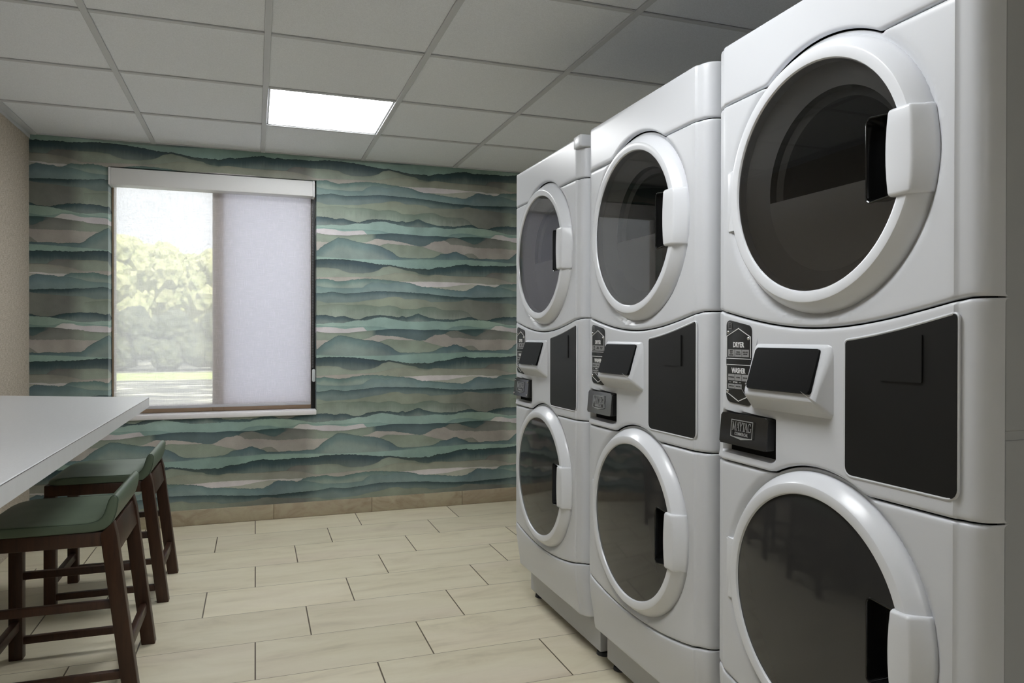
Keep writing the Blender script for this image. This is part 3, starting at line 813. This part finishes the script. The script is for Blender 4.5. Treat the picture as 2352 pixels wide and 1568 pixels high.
def make_machine():
    root = empty('stacked_washer_dryer', (0, 0, 0), -PI/2, 'x', 'washer dryer', 'stacked washer dryers along the right side')
    P = lambda name, bm, m, par=root, **k: finish(name, bm, m, par, **k)
    # carcass
    bm = bmesh.new(); add_box(bm, -HW+.001, HW-.001, .0585, .80, .988, ZT-.002, bev=.003); P('dryer_cabinet', bm, M['cab'], weighted=True)
    bm = bmesh.new(); add_box(bm, -HW+.001, HW-.001, .0585, .80, .336, .974, bev=.003); add_box(bm, -HW+.001, HW-.001, .0785, .80, .160, .340)
    add_box(bm, -HW+.004, HW-.004, .062, .80, .970, .992); P('washer_cabinet', bm, M['cab'], weighted=True)
    bm = bmesh.new()
    add_box(bm, -.300, .300, .036, .078, .17, .33)
    for z0, z1 in ((.85, 1.19), (1.72, ZT-.01)): add_box(bm, -.340, .340, .030, .0583, z0, z1)
    for z0, z1 in ((.335, .85), (1.19, 1.72)):
        for s in (-1, 1): add_box(bm, .286 if s > 0 else -.340, .340 if s > 0 else -.286, .030, .0583, z0, z1)
        add_box(bm, -.286, .286, .0575, .0583, z0, z1)
    P('inner_frame', bm, M['dark'])
    # enamelled front panels
    P('top_panel', panel(top_low, lambda u: ZT-.001, 14), M['enamel'])
    P('dryer_panel', panel(arc_up, top_low, 66, dish(DZ), (DZ, .243)), M['enamel'])
    def cdisp(u, z):
        d = 0
        # shallow scoop under the name plate
        d += .020*sstep(-.306, -.298, u)*(1-sstep(-.130, -.122, u))*sstep(.862, .868, z)*(1-sstep(.955, .962, z))
        # lip along the bottom edge
        d -= .004*(1-sstep(.845, .868, z))*(1-sstep(-.15, -.11, u))
        return d
    P('console_panel', panel(con_low, arc_up, 56, cdisp), M['enamel'])
    P('washer_panel', panel(toe_top, con_low, 70, dish(WZ), (WZ, .243)), M['enamel'])
    P('toe_panel', panel(lambda u: .150+.003*sstep(.318, .354, abs(u)), toe_top, 22, lambda u, z: .020*sstep(.32, .13, z)), M['enamel'])
    bm = bmesh.new(); add_box(bm, -.345, .345, .082, .78, .024, .165, bev=.006); P('base', bm, M['basem'], weighted=True)
    for sx in (-1, 1):
        for yy in (.118, .70):
            bm = bmesh.new()
            add_tube(bm, [(sx*.305, yy, .0), (sx*.305, yy, .012), (sx*.305, yy, .013), (sx*.305, yy, .036)], [.028, .026, .012, .012], 20)
            P('foot', bm, M['rubber'])
    # doors
    make_door(root, DZ, 'dryer')
    make_door(root, WZ, 'washer')
    # coin-box panel, black, with a rounded white lip
    cp = [(.078, .874)]
    cp += [(.316, .874)]
    n = 14
    cp += [(.316-(.316-.078)*k/n, arc_up(.316-(.316-.078)*k/n)-.021-.006*(k/n)) for k in range(n+1)]
    rr = [.018, .018, .018]+[0]*(n-1)+[.018]
    cpr = round_poly(cp, rr)
    bm = bmesh.new(); add_tube(bm, [(u, .0008 if u < .3085 else .003, z) for u, z in cpr], .0030, 8, closed=True)
    P('coin_panel_lip', bm, M['enamel'])
    bm = bmesh.new(); add_plate(bm, cpr, .0001, .012)
    for v in bm.verts:
        if v.co.y < .005: v.co.y = -.0012
    coin = P('coin_panel', bm, M['coin'], smooth=0)
    bm = bmesh.new()
    q = [(.163, 1.0605), (.2525, 1.0605), (.2525, 1.1425), (.163, 1.1425)]
    add_plate(bm, round_poly(q, .002), -.0042, -.0009, bev=.001)
    P('cover_plate', bm, M['coin'], coin, weighted=True)
    # screen pod
    bm = bmesh.new()
    Q = [(-.203, .004, .974), (.052, .004, .974), (.052, .004, 1.126), (-.180, .004, 1.126), (-.203, .004, 1.06),
         (-.184, -.0045, 1.1195), (.035, -.0045, 1.1195),
         (-.184, -.0345, 1.0150), (.033, -.0345, 1.0150),
         (-.181, -.0330, 1.0070), (.030, -.0330, 1.0070),
         (-.176, -.0270, 1.0000), (.027, -.0270, 1.0000)]
    vs = [bm.verts.new(q) for q in Q]
    bmesh.ops.convex_hull(bm, input=vs)
    bmesh.ops.bevel(bm, geom=[e for e in bm.edges if e.is_manifold and e.calc_face_angle(0) > .25], offset=.0055, segments=4, profile=.5, affect='EDGES')
    pod = P('screen_pod', bm, M['enamel'], smooth=60, weighted=True)
    bm = bmesh.new()
    a = Vector((0, -.0060, 1.1130)); b = Vector((0, -.0345, 1.0245)); nrm = Vector((0, -(a.z-b.z), -(b.y-a.y)*-1)).normalized()
    dirv = (b-a)
    nn = Vector((0, -dirv.z, dirv.y)); nn = nn.normalized()
    if nn.y > 0: nn = -nn
    pts = []
    pr = [(u, t/.0912) for u, t in round_poly([(-.1715, 0), (.0235, 0), (.0235, .0912), (-.1715, .0912)], .006)]
    F = [bm.verts.new(a+dirv*t+Vector((u, 0, 0))+nn*.0048) for u, t in pr]
    B = [bm.verts.new(a+dirv*t+Vector((u, 0, 0))-nn*.004) for u, t in pr]
    fr = bm.faces.new(F); bm.faces.new(B[::-1])
    for i in range(len(F)): bm.faces.new((F[i], B[i], B[(i+1) % len(F)], F[(i+1) % len(F)]))
    bmesh.ops.bevel(bm, geom=list(fr.edges), offset=.0022, segments=2, profile=.5, affect='EDGES')
    P('screen', bm, M['screen'], pod, weighted=True)
    # instruction plate
    pl = round_poly([(-.2925, .985), (-.199, .979), (-.199, 1.1625), (-.2925, 1.1795)], [.016, .014, .015, .012])
    bm = bmesh.new(); add_plate(bm, pl, -.0022, .004, bev=.0008); ip = P('instruction_plate', bm, M['plate'])
    y = -.0030; uc = -.2455; k = .0885/2
    bm = bmesh.new()
    lw = .0017
    add_stroke(bm, [(uc-k, 1.0905), (uc-k, 1.1395), (uc, 1.1575), (uc+k, 1.1375), (uc+k, 1.0905)], lw, y)
    add_stroke(bm, [(uc-k, 1.0870), (uc+k, 1.0870)], lw*.8, y)
    add_stroke(bm, [(uc-k, 1.0725), (uc+k, 1.0725)], lw*.8, y)
    add_stroke(bm, [(uc-k, 1.0690), (uc-k, 1.0065), (uc, .9880), (uc+k, 1.0040), (uc+k, 1.0690)], lw, y)
    add_text(bm, 'DRYER', uc, 1.1190, .0170, y+.0003, .78, .0005)
    add_text(bm, 'WASHER', uc, 1.0585, .0170, y+.0003, .74, .0005)
    add_text(bm, 'OPTIONS', uc-.012, 1.0315, .0050, y+.0003, .8)
    add_text(bm, 'START', uc+.031, 1.0305, .0050, y+.0003, .8)
    add_stroke(bm, [(uc-.034, 1.0315), (uc-.028, 1.0315)], .0006, y); add_stroke(bm, [(uc+.003, 1.0315), (uc+.009, 1.0315)], .0006, y)
    P('lettering', bm, M['ink'], ip, smooth=0)
    for i in range(3):
        x0 = uc-.0385+i*.0262
        for z0, z1 in ((1.0915, 1.1085), (1.0355, 1.0505))+(((1.0165, 1.0275),) if i < 2 else ()):
            bm = bmesh.new(); add_plate(bm, [(x0, z0), (x0+.0248, z0), (x0+.0248, z1), (x0, z1)], y, y+.0006)
            P('button_label', bm, M['key'], ip, smooth=0)
    bm = bmesh.new(); add_plate(bm, [(uc+.031+.0068*math.cos(a), 1.0195+.0072*math.sin(a)) for a in [2*PI*j/20 for j in range(20)]], y, y+.0006)
    P('button_label', bm, M['key'], ip, smooth=0)
    bm = bmesh.new()
    # small pictogram by the top screw
    add_stroke(bm, [(-.2835, 1.1560), (-.2835, 1.1725), (-.2715, 1.1705), (-.2715, 1.1560), (-.2835, 1.1560)], .0007, y)
    add_stroke(bm, [(-.2815, 1.1700), (-.2775, 1.1650), (-.2735, 1.1690)], .0007, y); add_stroke(bm, [(-.2775, 1.1650), (-.2775, 1.1610)], .0009, y)
    add_stroke(bm, [(-.2810, 1.1580), (-.2740, 1.1580)], .0014, y)
    P('pictogram', bm, M['key'], ip, smooth=0)
    bm = bmesh.new(); y2 = y-.0002
    for i, L in enumerate((('HEAVY', 'DUTY', 'HIGH HEAT'), ('NORMAL', 'MEDIUM HEAT'), ('DELICATES', 'LOW HEAT'))):
        x0 = uc-.0385+i*.0262+.0124
        for j, w in enumerate(L):
            add_text(bm, w, x0, 1.1000+.0048*((len(L)-1)/2-j), .0050 if 'HEAT' not in w else .0042, y2, .72 if 'HEAT' not in w else .68)
    for i, w in enumerate(('POWERWASH', 'NORMAL', 'DELICATES')):
        add_text(bm, w, uc-.0385+i*.0262+.0124, 1.0430, .0046, y2, .74)
    for i, w in enumerate(('TEMPERATURE', 'EXTRA RINSE')):
        add_text(bm, w, uc-.0385+i*.0262+.0124, 1.0220, .0042, y2, .70)
    P('button_lettering', bm, M['keyink'], ip, smooth=0)
    for u, z in ((-.2830, 1.1490), (-.2075, 1.1340), (-.2840, 1.0100), (-.2080, 1.0010)):
        bm = bmesh.new(); add_lathe(bm, [(0, -.0066), (.0022, -.0062), (.0036, -.0050), (.0043, -.0026), (.0043, -.001)], u, z, 20)
        P('screw', bm, M['screw'], ip)
    # name plate over the dispenser recess
    bm = bmesh.new()
    add_plate(bm, round_poly([(-.3040, .868), (-.1265, .868), (-.1265, .955), (-.3040, .955)], .012), .0170, .026)
    P('dispenser_recess', bm, M['dark'])
    bm = bmesh.new()
    add_plate(bm, round_poly([(-.3015, .8870), (-.1310, .8870), (-.1310, .9590), (-.3015, .9590)], [.004, .004, .009, .006]), -.009, .012, bev=.003)
    for v in bm.verts:
        v.co.y -= .006*(.96-v.co.z)/.07
    npl = P('name_plate', bm, M['pocket'], weighted=True)
    y = -.0156; uc = -.2165; zc = .9255
    bm = bmesh.new()
    n0 = 0
    w2 = .0385
    add_stroke(bm, [(uc-w2, zc-.0175), (uc-w2, zc+.0200), (uc+w2, zc+.0200), (uc+w2, zc-.0175), (uc, zc-.0225), (uc-w2, zc-.0175)], .0018, y)
    add_plate(bm, [(uc-w2, zc-.0175), (uc, zc-.0225), (uc+w2, zc-.0175), (uc, zc-.0180)], y, y+.0006)
    letters_maytag(bm, uc-.0340, zc-.0040, .068, .0205, y)
    add_text(bm, 'COMMERCIAL', uc, zc-.0112, .0098, y+.0003, .78, .0002)
    for v in bm.verts:
        v.co.y -= .006*((.96-v.co.z)/.07-.5)
    P('badge', bm, M['silver'], npl, smooth=0)
    return root

XF = 1.065
mach = make_machine()
CY = [1.189, 1.930, 2.671]
LB = ['large white stacked washer dryer nearest the camera, its right side cut by the photo edge',
      'white stacked washer dryer in the middle of the row of three, between its two twins',
      'white stacked washer dryer farthest from the camera, beside the green patterned wall']
machines = [mach]+[copy_tree(mach) for _ in range(2)]
for o, y, lb in zip(machines, CY, LB):
    o.location = (XF, y, 0); o['label'] = lb
# the far machine alone has a stepped top corner and screws in its name plate
far = machines[2]
bm = bmesh.new(); add_box(bm, .298, .3575, -.004, .060, 1.797, ZT+.002, bev=.005, seg=3)
finish('corner_cap', bm, M['enamel'], far)
fn = [c for c in far.children if c.name.startswith('name_plate')][0]
for u, z in ((-.2935, .950), (-.1385, .950), (-.2935, .897), (-.1385, .897)):
    yy = -.009-.006*(.96-z)/.07
    bm = bmesh.new(); add_lathe(bm, [(0, yy-.0042), (.0022, yy-.0038), (.0036, yy-.0026), (.0042, yy+.001)], u, z, 18)
    finish('screw', bm, M['screw'], fn)

# ------------------------------------------------------------------ counter
cz = .855
ct = empty('counter', (WX0, 2.0, cz), 0, 'thick white laminate counter running along the beige wall above the two stools', 'counter')
poly = [(WX0-.001, .55), (-.457, .55), (-.461, 3.733), (WX0-.001, 4.085)]
bm = bmesh.new()
a = [bm.verts.new((x-WX0, y-2.0, 0)) for x, y in poly]; b = [bm.verts.new((x-WX0, y-2.0, -.045)) for x, y in poly]
top = bm.faces.new(a); bm.faces.new(b[::-1])
for i in range(4): bm.faces.new((a[i], b[i], b[(i+1) % 4], a[(i+1) % 4]))
bmesh.ops.bevel(bm, geom=list(top.edges), offset=.0012, segments=1, affect='EDGES')
finish('counter_top', bm, M['lam'], ct, smooth=0)
bm = bmesh.new()
add_box(bm, .7400, .7424, -1.449, 1.730, -.0034, -.0020)
for v in bm.verts:
    if v.co.y > 0: v.co.x -= .0040
finish('edge_seam', bm, M['seam'], ct, smooth=0)
bm = bmesh.new(); add_box(bm, -.001, .03, -1.4, 1.95, -.115, -.0455); finish('wall_cleat', bm, M['lamedge'], ct, smooth=0)

# ------------------------------------------------------------------ stools
# local frame: x towards the room (back of stool), y along the counter; centre of the four feet at the origin
def bar(bm, p, q, w, d, up=(0, 0, 1), bev=.003):
    """rectangular bar from p to q; w across, d along up"""
    p = Vector(p); q = Vector(q); t = (q-p).normalized(); up = Vector(up)
    s = t.cross(up).normalized(); u2 = s.cross(t).normalized()
    c = []
    for e in (p, q):
        for i, j in ((-1, -1), (1, -1), (1, 1), (-1, 1)):
            c.append(bm.verts.new(e+s*w/2*i+u2*d/2*j))
    f = [(0,1,2,3), (7,6,5,4), (0,4,5,1), (1,5,6,2), (2,6,7,3), (3,7,4,0)]
    fs = [bm.faces.new([c[i] for i in k]) for k in f]
    if bev: bmesh.ops.bevel(bm, geom=list({e for k in fs for e in k.edges}), offset=bev, segments=2, profile=.5, affect='EDGES')
def make_stool():
    root = empty('counter_stool', (0, 0, 0), 0, 'x', 'stool', 'green stools at the counter')
    X = .58
    P = lambda name, bm, m, par=root, **k: finish(name, bm, m, par, **k)
    LW = .040; hy = .200
    for s in (-1, 1):
        bm = bmesh.new(); add_box(bm, -.813+X, -.770+X, s*hy-LW/2, s*hy+LW/2, 0, .4805, bev=.003); P('leg', bm, M['wood'])
    for s in (-1, 1):
        bm = bmesh.new()
        pr = [(-.395, 0), (-.349, 0), (-.4120, .512), (-.4215, .553), (-.4560, .520), (-.4575, .505)]
        v0 = [bm.verts.new((x+X, s*hy-LW/2, z)) for x, z in pr]; v1 = [bm.verts.new((x+X, s*hy+LW/2, z)) for x, z in pr]
        fs = [bm.faces.new(v0), bm.faces.new(v1[::-1])]
        for i in range(len(pr)): fs.append(bm.faces.new((v0[i], v1[i], v1[(i+1) % len(pr)], v0[(i+1) % len(pr)])))
        bmesh.ops.bevel(bm, geom=list({e for k in fs for e in k.edges}), offset=.0028, segments=2, profile=.5, affect='EDGES')
        P('leg', bm, M['wood'])
    for s in (-1, 1):     # seat rails
        bm = bmesh.new(); bar(bm, (-.812+X, s*(hy-.002), .5025), (-.448+X, s*(hy-.002), .5005), .034, .045); P('seat_rail', bm, M['wood'])
    bm = bmesh.new(); bar(bm, (-.792+X, -hy, .5025), (-.792+X, hy, .5025), .034, .045); P('seat_rail', bm, M['wood'])
    bm = bmesh.new(); bar(bm, (-.4265+X, -hy+LW/2, .492), (-.4265+X, hy-LW/2, .492), .022, .088, (-.16, 0, 1)); P('back_rail', bm, M['wood'])
    for s in (-1, 1):
        bm = bmesh.new(); bar(bm, (-.775+X, s*hy, .291), (-.415+X, s*hy, .291), .022, .026); P('stretcher', bm, M['wood'])
        bm = bmesh.new(); bar(bm, (-.775+X, s*hy, .064), (-.385+X, s*hy, .064), .022, .026); P('stretcher', bm, M['wood'])
    bm = bmesh.new(); bar(bm, (-.388+X, -hy, .136), (-.388+X, hy, .136), .022, .038); P('stretcher', bm, M['wood'])
    bm = bmesh.new(); bar(bm, (-.791+X, -hy, .121), (-.791+X, hy, .121), .024, .034); P('stretcher', bm, M['wood'])
    # upholstered seat with its short turned-up back
    top = [(-.806, .5300), (-.805, .5380), (-.800, .5445), (-.788, .5500), (-.765, .5540), (-.72, .5560), (-.65, .5555), (-.58, .5545), (-.52, .5540), (-.495, .5545), (-.478, .5570), (-.464, .5620), (-.4545, .5700), (-.4480, .5810), (-.4435, .5940), (-.4390, .6090), (-.4345, .6220), (-.4290, .6320), (-.4220, .6370), (-.4145, .6365), (-.4090, .6310), (-.4070, .6220), (-.4085, .6020), (-.4120, .5820), (-.4175, .5640), (-.4260, .5480), (-.4380, .5360), (-.4540, .5280), (-.4740, .5245), (-.50, .5238), (-.60, .5238), (-.72, .5238), (-.790, .5238), (-.801, .5252)]
    cxm = [(-.60, .5395)]
    def centre(x, z):   # nearest point of the pad's mid-line, used to shrink the end sections
        ml = [(-.795, .5380), (-.70, .5395), (-.60, .5395), (-.50, .5392), (-.462, .5430), (-.437, .5590), (-.428, .5850), (-.421, .6150), (-.4185, .6250)]
        best = None
        for (x0, z0), (x1, z1) in zip(ml, ml[1:]):
            dx, dz = x1-x0, z1-z0; t = max(0, min(1, ((x-x0)*dx+(z-z0)*dz)/(dx*dx+dz*dz)))
            px, pz = x0+t*dx, z0+t*dz; d = (x-px)**2+(z-pz)**2
            if best is None or d < best[0]: best = (d, px, pz)
        return best[1], best[2]
    W = .222
    st = [(-W, .62, .040), (-W+.0008, .80, .034), (-W+.0035, .92, .026), (-W+.008, .985, .019), (-W+.016, 1, .011), (-W+.03, 1, .005), (-W+.055, 1, .001), (-.10, 1, 0), (0, 1, 0)]
    st = st+[(-y, k, f) for y, k, f in st[:-1]][::-1]
    bm = bmesh.new(); rings = []
    for y, k, f in st:
        r = []
        for x, z in top:
            c0, c1 = centre(x, z)
            nx, nz = c0+(x-c0)*k, c1+(z-c1)*k
            nx += f*sstep(-.70, -.80, nx)
            r.append(bm.verts.new((nx+X, y, nz)))
        rings.append(r)
    n = len(top)
    for A, B in zip(rings, rings[1:]):
        for i in range(n): bm.faces.new((A[i], A[(i+1) % n], B[(i+1) % n], B[i]))
    bm.faces.new(rings[0]); bm.faces.new(rings[-1][::-1])
    pad = P('seat', bm, M['vinyl'], smooth=60)
    for sgn in (-1, 1):
        bm = bmesh.new()
        pts = []
        for x, z in top[2:26]:
            c0, c1 = centre(x, z); k = .90
            nx, nz = c0+(x-c0)*k, c1+(z-c1)*k; nx += .028*sstep(-.70, -.80, nx)
            pts.append((nx+X, sgn*(W-.0028), nz))
        add_tube(bm, pts, .0015, 6)
        P('piping', bm, M['piping'], pad)
    return root
s0 = make_stool(); s1 = copy_tree(s0)
s0.location = (-.58, 2.804, 0); s0['label'] = 'green vinyl low-back counter stool with dark wood legs, nearer the camera'
s1.location = (-.58, 3.654, 0); s1['label'] = 'green vinyl low-back counter stool with dark wood legs, closer to the window wall'

# ------------------------------------------------------------------ light, sky, camera
w = bpy.data.worlds.new('sky'); SC.world = w; w.use_nodes = True
bg = w.node_tree.nodes['Background']; bg.inputs[0].default_value = (.93, .96, 1, 1); bg.inputs[1].default_value = SKY
sun = bpy.data.lights.new('sun', 'SUN'); sun.energy = SUN; sun.angle = .03; sun.color = (1, .96, .86)
so = bpy.data.objects.new('sun', sun); link(so); so.rotation_euler = (math.radians(42), 0, math.radians(24))

F, CXP, CYP = 1681.0, 1176.0, 784.0-5.58
yaw, pitch, roll = .3374, -.0041, .0015
fw = Vector((math.sin(yaw)*math.cos(pitch), math.cos(yaw)*math.cos(pitch), math.sin(pitch)))
r0 = Vector((math.cos(yaw), -math.sin(yaw), 0)); u0 = r0.cross(fw)
r1 = r0*math.cos(roll)+u0*math.sin(roll); u1 = -r0*math.sin(roll)+u0*math.cos(roll)
cam = bpy.data.cameras.new('camera'); co = bpy.data.objects.new('camera', cam); link(co)
cam.sensor_fit = 'HORIZONTAL'; cam.sensor_width = 36; cam.lens = 36*F/2352
cam.shift_x = 0; cam.shift_y = (CYP-784.0)/2352
cam.clip_start = .02; cam.clip_end = 400
co.matrix_world = Matrix(((r1.x, u1.x, -fw.x, 0), (r1.y, u1.y, -fw.y, 0), (r1.z, u1.z, -fw.z, CAMZ), (0, 0, 0, 1)))
SC.camera = co
vs = SC.view_settings
vs.view_transform = 'Standard'; vs.look = 'None'; vs.gamma = 1; vs.use_curve_mapping = False; vs.exposure = EXPOSURE
SC.cycles.use_denoising = True
SC.cycles.max_bounces = 10; SC.cycles.transparent_max_bounces = 12
SC.cycles.sample_clamp_indirect = 6
